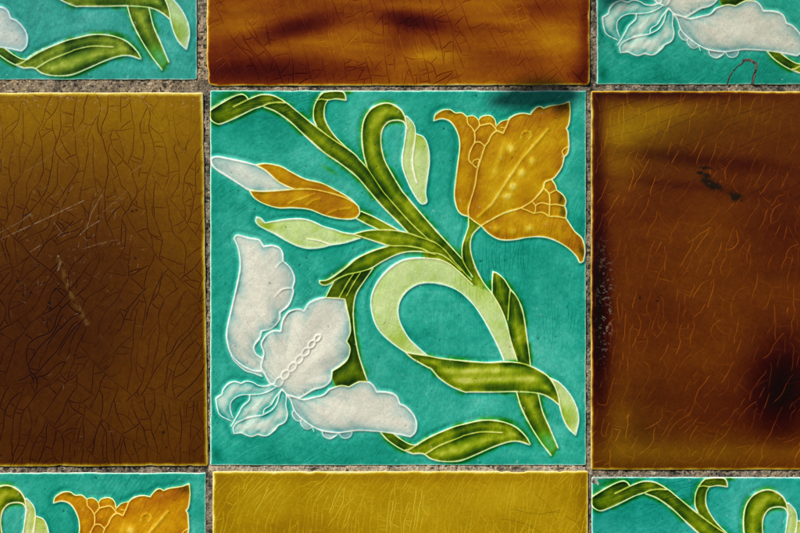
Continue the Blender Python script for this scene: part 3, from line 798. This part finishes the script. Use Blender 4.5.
def amber_tile(lab, corners, fine_box, thick, cracks, kk, mat, seed, wob=.32, rad=2.6, marks=None, crack_mode='dark', edge=(.8, 5.0), crack_w=.5, nicks=()):
    """corners: TL, TR, BR, BL in photograph px"""
    (ax, ay), (bx, by), (cx_, cy_), (dx, dy) = corners
    x0, x1 = min(ax, dx), max(bx, cx_); y0, y1 = min(ay, by), max(cy_, dy)
    gx = axis(x0 - .5, x1 + .5, *fine_box[:2]); gy = axis(y0 - .5, y1 + .5, *fine_box[2:])
    X, Y = np.meshgrid(gx, gy)
    fx = np.clip((Y - y0) / (y1 - y0), 0, 1); fy = np.clip((X - x0) / (x1 - x0), 0, 1)
    L_ = ax + (dx - ax) * fx; R_ = bx + (cx_ - bx) * fx; T_ = ay + (by - ay) * fy; B_ = dy + (cy_ - dy) * fy
    d = rect_depth(X, Y, L_, R_, T_, B_, rad, wob, seed)
    for nx, ny, nr, nv in nicks: d = d - nv * np.exp(-(((X - nx) ** 2 + (Y - ny) ** 2) / nr ** 2))
    w1 = fbm(X, Y, 40, seed + 1, 4); w2 = fbm(X, Y, 6, seed + 2, 3, .6); w3 = fbm(X, Y, 2.2, seed + 3, 2)
    t = np.clip(thick(X, Y) * (1 + .05 * w1 + .03 * w2 + .035 * w3), .15, 6)
    t = t * (.07 + .93 * sstep(edge[0], edge[1], d + .4 * w2 + .5 * vnoise(X, Y, 12, seed + 6)) ** 1.1)
    cz = np.zeros(X.shape)
    r = np.random.default_rng(seed)
    draw_net(cz, gx, gy, cracks, seed + 9, crack_w)
    lip = np.zeros(X.shape); draw_net(lip, gx, gy, cracks, seed + 9, crack_w * 1.7)
    if crack_mode == 'dark': t = t * (1 + .85 * cz)
    elif crack_mode == 'both':
        t = t * (1 + .8 * cz * sstep(.0, .2, vnoise(X, Y, 35, seed + 4) + .35) - .35 * cz * sstep(.0, .3, vnoise(X, Y, 30, seed + 5)))
    else: t = t * (1 - (.30 if crack_mode == 'light' else .50) * cz)
    c = np.array([.86, .78, .52]) * np.exp(-(kk(X, Y) if callable(kk) else kk) * t[..., None])
    if crack_mode == 'light': c = c + cz[..., None] * np.array([.125, .024, .001])  # light caught in the cracks, painted in as orange
    dl_ = .3 * cz
    if marks is not None: c, dl_ = marks(X, Y, gx, gy, c, dl_)
    Zt = .35 * (1 - np.exp(-np.maximum(d, 0) / 12)) + .20 * w1 + .03 * w2 - (.06 if crack_mode == 'pale' else .17) * lip - .08 * cz + edge_drop(d, 2.4)
    cells = cc(d) > -.25
    mx, my = (x0 + x1) / 2, (y0 + y1) / 2
    o = empty('amber_tile', mx, my, lab, 'tile', 'plain amber tiles')
    me = grid_mesh('amber_glaze', X - mx, Y - my, Zt, cells, mat, np.clip(c, .0015, .95), {'dull': np.clip(dl_, 0, 1)}, lattice_normals(X, Y, Zt))
    link('amber_glaze', me, o)
    slab('clay_body', min(bx, cx_) - max(ax, dx) - 2, min(cy_, dy) - max(ay, by) - 2, -3.2, -20, M_CLAY, o)
    return o

def am(name, **kw): return glaze_mat(name, **kw)

# left tile: brown, yellower towards the top, dark open crazing, scratched
def th_left(X, Y):
    t = 1.50 + 1.0 * sstep(95, 320, Y) + spots(X, Y, [(30, 330, 90, 120, 0, .45), (170, 110, 60, 40, 0, -.20), (40, 110, 70, 30, 0, -.18), (150, 400, 60, 60, 0, -.30), (185, 240, 40, 80, 0, -.28), (100, 250, 50, 60, 0, .15), (60, 440, 90, 30, 0, .18)])
    return .97 * t + .05 * fbm(X * 2, Y * .5, 30, 81)
cr_l = Net(-45, 208, 94, 467, 11)
cr_l.grow(12, lambda x, y: rd(46 + 8 * math.sin(y * .01)), (60, 220), 22, .006, .03, 0, .2, (.4, .8), .85, .08)
cr_l.grow(14, lambda x, y: rd(-9 + 6 * math.sin(x * .02)), (60, 200), 16, .008, .03, 0, .3, (.14, .35), .7, .08)
cr_l.grow(1100, lambda x, y: rd(-74 + 14 * math.sin(x * .035) + 16 * math.cos(y * .02)), (45, 190), 5.6, .015, .06, 0, .75, (.65, 1), 1.05, .10, .045, 12)
cr_l.grow(620, lambda x, y: rd(-45 + 10 * math.sin(x * .04)), (10, 60), 3.6, .018, .07, .72, .97, (.5, 1), 1.0, .2, .04)
cr_l.grow(200, lambda x, y: rd(-80), (6, 40), 3.2, .016, .08, 0, 1, (.45, .95), .9, .1, .05, 4, (-45, 208, 400, 467))
cr_l.grow(260, lambda x, y: rd(-35), (6, 24), 3, .02, .08, .6, 1, (.2, .6), .75, .3, .04)
def mk_left(X, Y, gx, gy, c, dl_):
    f = np.zeros(X.shape); r = np.random.default_rng(5)
    for pl, v, w in (([(-20, 249), (10, 235), (45, 219), (85, 200)], .85, .42), ([(-10, 238), (20, 222), (30, 214)], .35, .5), ([(87, 227), (92, 212), (99, 200), (104, 190)], .65, .42), ([(80, 235), (86, 229), (99, 221)], .75, .45),
                     ([(30, 252), (41, 245)], .7, .4), ([(83, 249), (95, 245), (107, 242)], .45, .38), ([(20, 175), (45, 160), (95, 118), (108, 104)], .25, .4), ([(58, 270), (61, 262), (58, 256)], .8, .8), ([(100, 215), (128, 190)], .3, .4)):
        dist_to(f, gx, gy, pl, 3, v, w)
    for k in range(260):
        q = r.random() < .75
        x, y = (r.normal(62, 42), r.normal(225, 55)) if q else (r.uniform(0, 200), r.uniform(95, 460))
        a = math.radians(r.choice([-28, -60, 20, 85]) + r.normal(0, 14)); l = abs(r.normal(0, 5))
        dist_to(f, gx, gy, [(x, y), (x + l * math.cos(a), y + l * math.sin(a))], 2, r.uniform(.06, .55) ** 1.2, r.uniform(.26, .42))
    for k in range(110):                                           # lime spatter along the top edge
        x, y = r.uniform(0, 200), 95 + abs(r.normal(0, 6)); l = r.uniform(0, 2.5)
        dist_to(f, gx, gy, [(x, y), (x + l, y + r.normal(0, .6))], 2, r.uniform(.15, .8), r.uniform(.35, .6))
    f = f * np.clip(.7 + .8 * fbm(X, Y, 3, 91, 2), .1, 1)
    b = np.zeros(X.shape)
    for x, y, rr in ((17.5, 281, 1.3), (23.7, 295, 1.3), (30.5, 292.5, 1.2), (49, 303, 1.4), (49.5, 308, 1.3), (49.5, 319.5, 1.1), (55, 289, 1), (26, 215, 1), (132, 211, 1.1), (136, 210, 1), (135, 258, 1), (163, 432, 1.2), (160, 424, .9), (166, 447, .9), (120, 300, .7)):
        dist_to(b, gx, gy, [(x, y), (x + rr * .8, y + .4)], 4, .95, rr)
    rust = np.zeros(X.shape); dist_to(rust, gx, gy, [(57, 257), (62, 266), (66, 280), (72, 296), (80, 310), (87, 323)], 9, 1.0, 2.4)
    rust = np.clip(rust * (.35 + 1.1 * fbm(X, Y, 4, 95, 3)), 0, 1)
    c = c + rust[..., None] * (np.array([.20, .11, .03]) - c) * .42
    c = c * (1 - .9 * b[..., None]); c = c + f[..., None] * (np.array([.50, .38, .24]) - c) * .50
    return c, dl_ + .7 * f + .4 * b
M_AL = am('brown_glaze_scratched', mott=.07, seed=5.1, rough=.22, bump=.2)
amber_tile('dark brown glazed tile on the left, crazed with black cracks and pale scratches', ((-172, 92.6), (203.6, 92), (208.6, 466.6), (-170, 467.6)), (-45, 210, 88, 470), th_left, cr_l, K_AM, M_AL, 101,
           marks=mk_left, crack_mode='dark', edge=(.3, 5.2), crack_w=.36, nicks=((60, 467.5, 2, 1.5), (58, 467, 5, .8), (150, 467, 4, .9), (190, 466, 3, .6)))

# right tile: red-brown, olive at the upper left, burnt at its left rim
def th_right(X, Y):
    t = 2.15 + .12 * fbm(X * .6, Y * 2.2, 45, 82, 3)
    t += spots(X, Y, [(645, 122, 62, 26, -12, -1.0), (618, 160, 22, 40, 0, -.60), (760, 120, 70, 25, 0, -.30), (598, 290, 9, 95, 0, 2.2), (600, 340, 12, 60, 0, .8), (660, 92, 90, 7, 0, 1.3), (660, 452, 90, 16, 0, -.62), (780, 452, 50, 14, 0, -.5),
                      (620, 425, 16, 35, 0, -.40), (783, 388, 26, 40, 10, 2.4), (770, 370, 40, 50, 0, .4), (597, 120, 5, 60, 0, .9), (625, 300, 18, 90, 0, -.15), (705, 270, 60, 70, 0, -.22), (660, 320, 50, 40, 0, .2), (700, 410, 50, 20, 0, .1),
                      (700, 160, 90, 7, 6, .60), (690, 186, 80, 5, 6, .35), (720, 350, 90, 22, 0, -.12), (780, 230, 40, 40, 0, .3)])
    return 1.17 * t
cr_d = Net(592, 840, 93, 200, 14)
cr_d.grow(90, lambda x, y: rd(-14 - 8 * math.sin((x - 592) * .012) - (y - 93) * .06), (60, 190), 5, .003, .01, 0, .1, (.4, 1), .9, .03)
cr_r = Net(592, 840, 93, 469, 13)
cr_r.grow(800, lambda x, y: rd(-76 + 14 * math.sin(x * .02) + 10 * math.cos(y * .03)), (6, 36), 4.4, .022, .10, 0, .9, (.25, 1), 1, .12, .05)
cr_r.grow(200, lambda x, y: rd(-76), (8, 30), 3, .018, .1, .97, 1, (.2, .6), .8)
cr_r.grow(130, lambda x, y: rd(-40), (6, 22), 3, .015, .2, .2, 1, (.3, .9), .9, .4, .05, 4, (592, 840, 395, 469))
def kk_right(X, Y):
    """red-brown glaze with an olive cast at the upper left and along the bottom"""
    o = np.clip(spots(X, Y, [(640, 130, 75, 45, 0, 1), (630, 430, 40, 50, 0, .7), (690, 455, 110, 22, 0, .8), (750, 120, 70, 25, 0, .4)]), 0, 1)[..., None]
    return np.array([.90, 1.53, 5.0]) * (1 - o) + np.array([1.0, 1.46, 5.0]) * o

def mk_right(X, Y, gx, gy, c, dl_):
    f = np.zeros(X.shape)
    r = np.random.default_rng(15)
    draw_net(f, gx, gy, cr_d, 16, .42, 25)
    c = c * (1 - .62 * f[..., None])
    n = fbm(X, Y, 5, 92, 4, .65)
    b = spots(X, Y, [(706, 168, 6, 1.6, 5, 1), (700, 173, 3, 2, 0, .9), (707, 175, 3, 2, 0, .8), (712, 184, 11, 4.5, 28, 1.2), (736, 197, 8, 4.5, 15, .85), (757, 191, 7, .7, -28, .7), (640, 298, 1, 1.6, 0, 1), (657, 301, 1.6, 1, 0, 1), (684, 307, .9, 1.2, 0, .9), (660, 296, 4, 1.2, -20, .3)])
    b = np.clip(1.9 * b * (1 + .9 * n) - .22, 0, 1)
    c = c * (1 - .92 * b[..., None]) + b[..., None] * np.array([.006, .005, .003])
    # lime crust on the burnt rim
    q = spots(X, Y, [(606, 290, 7, 45, 0, 1.0), (606, 330, 6, 28, 0, .8)]) * sstep(.35, .8, fbm(X, Y, 3.2, 93, 3, .7) + .15)
    q = np.clip(q, 0, 1)
    c = c + q[..., None] * (np.array([.22, .17, .13]) - c) * .45
    return c, dl_ + .5 * q + .1 * b
M_AR = am('russet_glaze_smooth', mott=.06, seed=6.2, rough=.2, bump=.15)
amber_tile('dark russet glazed tile on the right with black soot patches and short orange cracks', ((590.8, 90.6), (967, 91), (967, 470.5), (590.6, 470.4)), (588, 845, 88, 473), th_right, cr_r, kk_right, M_AR, 102,
           marks=mk_right, crack_mode='light', edge=(.2, 4.0), crack_w=.42)

# top tile: streaky orange brown
def th_top(X, Y):
    t = 1.28 + .20 * fbm(X * .35, Y * 1.6, 22, 83, 3)
    t += spots(X, Y, [(262, 72, 75, 14, 0, 1.05), (300, 26, 38, 10, -12, 1.15), (225, 60, 25, 30, 0, .25), (415, 22, 34, 9, 8, 1.15), (400, 40, 14, 18, 20, .35), (345, 45, 30, 10, 0, -.22), (430, 56, 30, 9, 0, -.35), (560, 50, 30, 30, 0, -.25), (520, 60, 60, 10, 0, .35),
                      (580, 75, 10, 20, 0, .5), (586, 30, 6, 60, 0, .55), (480, 10, 40, 14, 0, -.1), (400, 84, 200, 4, 0, -.15), (250, 25, 30, 10, 0, -.2), (540, 12, 40, 10, 0, .25)])
    return np.maximum(1.42 * (1.28 + (t - 1.28) * 1.35), 1.0)
cr_t = Net(207, 590, -30, 86, 16)
cr_t.grow(190, lambda x, y: rd(68 + 12 * math.sin(x * .016 + 2)), (40, 130), 5.5, .006, .03, 0, .4, (.5, .95), 1, .05, .05, 10)
cr_t.grow(900, lambda x, y: rd(-36 + 14 * math.sin(x * .03)), (10, 50), 4, .018, .07, .4, .95, (.5, 1), 1.0, .3, .05)
cr_t.grow(160, lambda x, y: rd(85), (4, 14), 2.5, .02, .10, 0, 1, (.4, .9), .9, .2, .05, 4, (207, 590, 72, 86))
M_AT = am('orange_brown_glaze', mott=.06, seed=7.7, rough=.2, bump=.15)
amber_tile('orange brown streaky glazed tile above the whole flower tile', ((206, -290), (590.6, -290.5), (590.4, 85.7), (206.4, 86.6)), (202, 595, -45, 90), th_top, cr_t, np.array([.72, 1.42, 5.2]), M_AT, 103,
           crack_mode='both', edge=(.4, 3.6), crack_w=.40, rad=5.0, nicks=((206, 73, 5, 1.8), (207, 84, 6, 2.0)))

# bottom tile: mustard yellow
def th_bot(X, Y):
    t = 1.13 + .10 * fbm(X, Y, 40, 84, 3)
    t += spots(X, Y, [(583, 500, 8, 60, 0, .42), (222, 500, 12, 60, 0, .22), (400, 477, 220, 6, 0, .24), (300, 532, 60, 16, 0, .30), (500, 500, 60, 20, 0, -.10), (400, 500, 80, 20, 0, -.06)])
    return t
cr_b = Net(213, 588, 472, 575, 18)
cr_b.grow(900, lambda x, y: rd(-62 + (x - 400) * .07 + 26 * math.sin((y - 470) * .035 + x * .006)), (14, 80), 2.9, .010, .08, 0, .8, (.5, 1), 1, .10, .06)
cr_b.grow(900, lambda x, y: rd(-30), (5, 22), 2, .015, .12, .96, 1, (.3, .9), .9)
def mk_bot(X, Y, gx, gy, c, dl_):
    f = np.zeros(X.shape)
    for p in ([(515, 510), (540, 514), (560, 510)], [(502, 519), (515, 521), (530, 526), (540, 532)], [(566, 516), (578, 522), (588, 516)], [(536, 494), (548, 506), (556, 520)], [(545, 512), (560, 512)], [(483, 482), (488, 484)]):
        dist_to(f, gx, gy, smooth([(a, b, 0) for a, b in p]), 2, .6, .36)
    return c * (1 - .6 * f[..., None]), dl_
M_AB = am('mustard_glaze', mott=.06, seed=8.8, rough=.2, bump=.15)
amber_tile('mustard yellow finely crazed glazed tile below the whole flower tile', ((212.2, 470.9), (588.8, 470.6), (588.6, 847), (212, 847)), (208, 592, 467, 580), th_bot, cr_b, np.array([.74, 1.09, 5.0]), M_AB, 104,
           marks=mk_bot, crack_mode='pale', edge=(.5, 4.2), crack_w=.5, nicks=((502, 470, 3, 1.6), (517, 470, 4, 1.8), (523, 471, 3, 1.5), (512, 470.5, 3, 1), (560, 470.5, 2.5, 1.2), (310, 471, 3, .7)))

# ------------------------------------------------------------------ joints and wall
def grout():
    st = .55
    gx = np.arange(-45, 845, st); gy = np.arange(-45, 578, st)
    X, Y = np.meshgrid(gx, gy)
    keep = np.ones(X.shape, bool)
    for x0, x1, y0, y1 in ((TX, TX + W, TY, TY + H), (-179.5, 197.5, -300, 80.4), (596.3, 980, -300, 85.2), (-170, 206.5, 472.2, 900), (591.3, 980, 476.6, 900),
                           (-172, 203.6, 92.6, 466.6), (590.9, 980, 91, 470.3), (206.5, 590.3, -300, 85.7), (212.3, 588.6, 471, 900)):
        keep &= ~((X > x0 + 4) & (X < x1 - 4) & (Y > y0 + 4) & (Y < y1 - 4))
    g1 = fbm(X, Y, 2.6, 111, 3, .7); g2 = fbm(X, Y, 9, 112, 3); g3 = fbm(X, Y, 30, 113, 2)
    z = -1.75 + .55 * g1 + .35 * g2 + .25 * g3
    wide = sstep(94, 90, Y) * sstep(215, 200, X)                       # the broad joint at the upper left
    low = sstep(462, 468, Y) * sstep(476, 472, Y) * (X > 208) * (X < 592)
    z = z + .35 * low - .1 * wide
    hole = sstep(.75, 1.05, g1 + .35 * g2) * .0 + spots(X, Y, [(501, 469.5, 3, 2.5, 0, 1), (516, 469, 4, 2, 0, 1), (524, 470, 4, 2.2, 10, 1), (560, 469.5, 3, 1.6, 0, .9), (315, 469.5, 4, 1.6, 0, .8), (312, 470, 2, 1.2, 0, .7), (205, 470, 3, 3, 0, .9), (208, 474, 3, 2, 0, .6), (595, 482, 3, 3, 0, .5), (206, 277, 3, 4, 0, .5), (206, 292, 2, 2, 0, .6), (201, 90, 4, 2, 0, .6), (205, 85, 4, 4, 0, .5), (198, 30, 2, 25, 0, .35), (593, 70, 2, 20, 0, .5)])
    z = z - 1.3 * np.clip(hole, 0, 1)
    v = .26 + .24 * g1 + .20 * g2 + .08 * g3 + .36 * low + .10 * wide + .04 * g3
    v = np.clip(v * (1 - .8 * np.clip(hole, 0, 1)), .03, .8)
    warm = np.clip(.5 + .5 * g3, 0, 1)[..., None]
    c = v[..., None] * (np.array([1.0, .77, .48]) * warm + np.array([1.0, .85, .63]) * (1 - warm))
    c = c * (1 - wide[..., None] * np.array([.0, .04, .12]))
    grit = sstep(.45, .80, fbm(X, Y, 2.6, 114, 2) + .4 * g3 - .1)[..., None]; c = c * (1 - .85 * grit)
    pale_grain = sstep(.62, .9, fbm(X, Y, 1.9, 115, 2))[..., None]; c = c + pale_grain * .25  # pale grains in the grout
    mx, my = CX, CY
    me = grid_mesh('grout', X - mx, Y - my, z, cc(keep.astype(float)) > .5, M_GROUT, np.clip(c, .01, .9))
    o = link('grout', me); o['kind'] = 'structure'
    o.location = (0, 0, ZC); o.rotation_euler = (math.pi / 2, 0, 0)
grout()

def wall():
    w, h = 1320 * S, 1320 * S
    y0, y1 = 20.4 * S, 320 * S
    vs = [(-w / 2, y0, -h / 2), (w / 2, y0, -h / 2), (w / 2, y0, h / 2), (-w / 2, y0, h / 2)]
    vs += [(x, y1, z) for x, _, z in vs]
    me = bpy.data.meshes.new('wall')
    me.from_pydata(vs, [], [(0, 1, 2, 3), (7, 6, 5, 4), (1, 0, 4, 5), (3, 2, 6, 7), (0, 3, 7, 4), (2, 1, 5, 6)])
    me.materials.append(M_WALL)
    o = link('wall', me); o['kind'] = 'structure'; o.location = (0, 0, ZC)
wall()

# ------------------------------------------------------------------ light, camera
EL, AZ = math.radians(40), math.radians(42)      # sun above and to the left, in front of the wall
d = (-math.sin(AZ) * math.cos(EL), -math.cos(AZ) * math.cos(EL), math.sin(EL))
sun = bpy.data.lights.new('sun', 'SUN'); sun.energy = 5.0; sun.angle = math.radians(.9); sun.color = (1.0, .955, .89)
so = bpy.data.objects.new('sun', sun); col.objects.link(so)
from mathutils import Vector
so.rotation_euler = Vector(d).to_track_quat('Z', 'Y').to_euler(); so.location = Vector(d) * 2 + Vector((0, 0, ZC))

# unseen leafy sprig, added above the picture so its leaves shade the centre tile
def added_twig():
    u = Vector(d); L0 = .25
    def at(px, py, off=0.0): return Vector(((px - CX) * S, 0, ZC + (CY - py) * S)) + u * (L0 + off)
    m, nt_, b = new_mat('added_twig_leaf')
    n = nd(nt_, 'ShaderNodeTexNoise', Scale=160.0, Detail=4.0); cr = nd(nt_, 'ShaderNodeValToRGB')
    cr.color_ramp.elements[0].color = (.03, .07, .015, 1); cr.color_ramp.elements[1].color = (.07, .13, .03, 1)
    nt_.links.new(n.outputs[0], cr.inputs[0]); nt_.links.new(cr.outputs[0], b.inputs['Base Color']); b.inputs['Roughness'].default_value = .5
    mb, nt2, b2 = new_mat('added_twig_bark'); b2.inputs['Roughness'].default_value = .85
    n2 = nd(nt2, 'ShaderNodeTexNoise', Scale=300.0, Detail=5.0); c2 = nd(nt2, 'ShaderNodeValToRGB')
    c2.color_ramp.elements[0].color = (.06, .04, .02, 1); c2.color_ramp.elements[1].color = (.16, .11, .07, 1)
    nt2.links.new(n2.outputs[0], c2.inputs[0]); nt2.links.new(c2.outputs[0], b2.inputs['Base Color'])
    root = bpy.data.objects.new('added_twig', None); col.objects.link(root); root.location = at(640, -260); root.empty_display_size = .02
    root['label'] = 'added unseen brown sprig with narrow green leaves, there to shade the centre tile'; root['category'] = 'added_twig'
    o0 = Vector(root.location)
    stem = [(640, -260), (628, -160), (612, -60), (600, 10), (592, 60), (577, 93)]
    cu = bpy.data.curves.new('stem', 'CURVE'); cu.dimensions = '3D'; cu.bevel_depth = 1.6 * S; cu.bevel_resolution = 3; cu.use_fill_caps = True
    sp = cu.splines.new('POLY'); q = smooth([(x, y, 0) for x, y in stem], 6); sp.points.add(len(q) - 1)
    for k, (x, y) in enumerate(q):
        sp.points[k].co = (*(at(x, y) - o0), 1); sp.points[k].radius = 1.3 - .8 * k / len(q)
    tmp = bpy.data.objects.new('tmp', cu); col.objects.link(tmp)
    me = bpy.data.meshes.new_from_object(tmp.evaluated_get(bpy.context.evaluated_depsgraph_get())); bpy.data.objects.remove(tmp)
    me.name = 'stem'; me.materials.clear(); me.materials.append(mb); link('stem', me, root)
    for (bx, by), (tx_, ty_), wd, cup in (((578, 93), (484, 103), 16, 6), ((582, 88), (556, 118), 8, 4), ((601, 5), (660, -30), 9, 5), ((613, -60), (560, -95), 9, 5), ((627, -150), (690, -190), 9, 5)):
        vs, fs = [], []; N_, M_ = 22, 7
        ax = Vector((tx_ - bx, ty_ - by)); nx_ = Vector((-ax.y, ax.x)).normalized()
        for side in (0, 1):
            for k in range(N_ + 1):
                f = k / N_; hw = wd * math.sin(math.pi * min(1, f ** .8)) ** .75 + .15; bow = 4 * math.sin(f * math.pi)
                for e in range(M_):
                    v = -1 + 2 * e / (M_ - 1)
                    x = bx + ax.x * f + nx_.x * (v * hw + bow); y = by + ax.y * f + nx_.y * (v * hw + bow)
                    vs.append(at(x, y, (cup * (v * v - .5) * math.sin(math.pi * f) - side * .8) * S) - o0)
        B_ = (N_ + 1) * M_
        for k in range(N_):
            for e in range(M_ - 1):
                a = k * M_ + e
                fs.append((a, a + 1, a + M_ + 1, a + M_)); fs.append((B_ + a, B_ + a + M_, B_ + a + M_ + 1, B_ + a + 1))
            for e in (0, M_ - 1):
                a = k * M_ + e; fs.append((a, a + M_, B_ + a + M_, B_ + a))
        me = bpy.data.meshes.new('leaf'); me.from_pydata(vs, [], fs); me.materials.append(m)
        me.polygons.foreach_set('use_smooth', [True] * len(fs)); link('leaf', me, root)
added_twig()

w = bpy.data.worlds.new('World'); scn.world = w; w.use_nodes = True
nt = w.node_tree; nt.nodes.clear()
sky = nt.nodes.new('ShaderNodeTexSky'); sky.sky_type = 'NISHITA'; sky.sun_disc = False
sky.sun_elevation = EL
sky.sun_rotation = math.atan2(d[0], d[1])        # rotation is measured from +Y towards +X
bg = nt.nodes.new('ShaderNodeBackground'); bg.inputs[1].default_value = .052
wo = nt.nodes.new('ShaderNodeOutputWorld')
nt.links.new(sky.outputs[0], bg.inputs[0]); nt.links.new(bg.outputs[0], wo.inputs[0])

cam = bpy.data.cameras.new('camera'); cam.sensor_width = 36; cam.lens = 36 / (800 * S) * 1.0
cam.clip_start = .01; cam.clip_end = 100
co = bpy.data.objects.new('camera', cam); col.objects.link(co)
co.location = (0, -1.0, ZC); co.rotation_euler = (math.pi / 2, 0, 0)
scn.camera = co
scn.cycles.pixel_filter_type = 'BLACKMAN_HARRIS'; scn.cycles.filter_width = 1.0
scn.view_settings.view_transform = 'Standard'; scn.view_settings.look = 'None'
scn.view_settings.exposure = 0.0; scn.view_settings.gamma = 1.0
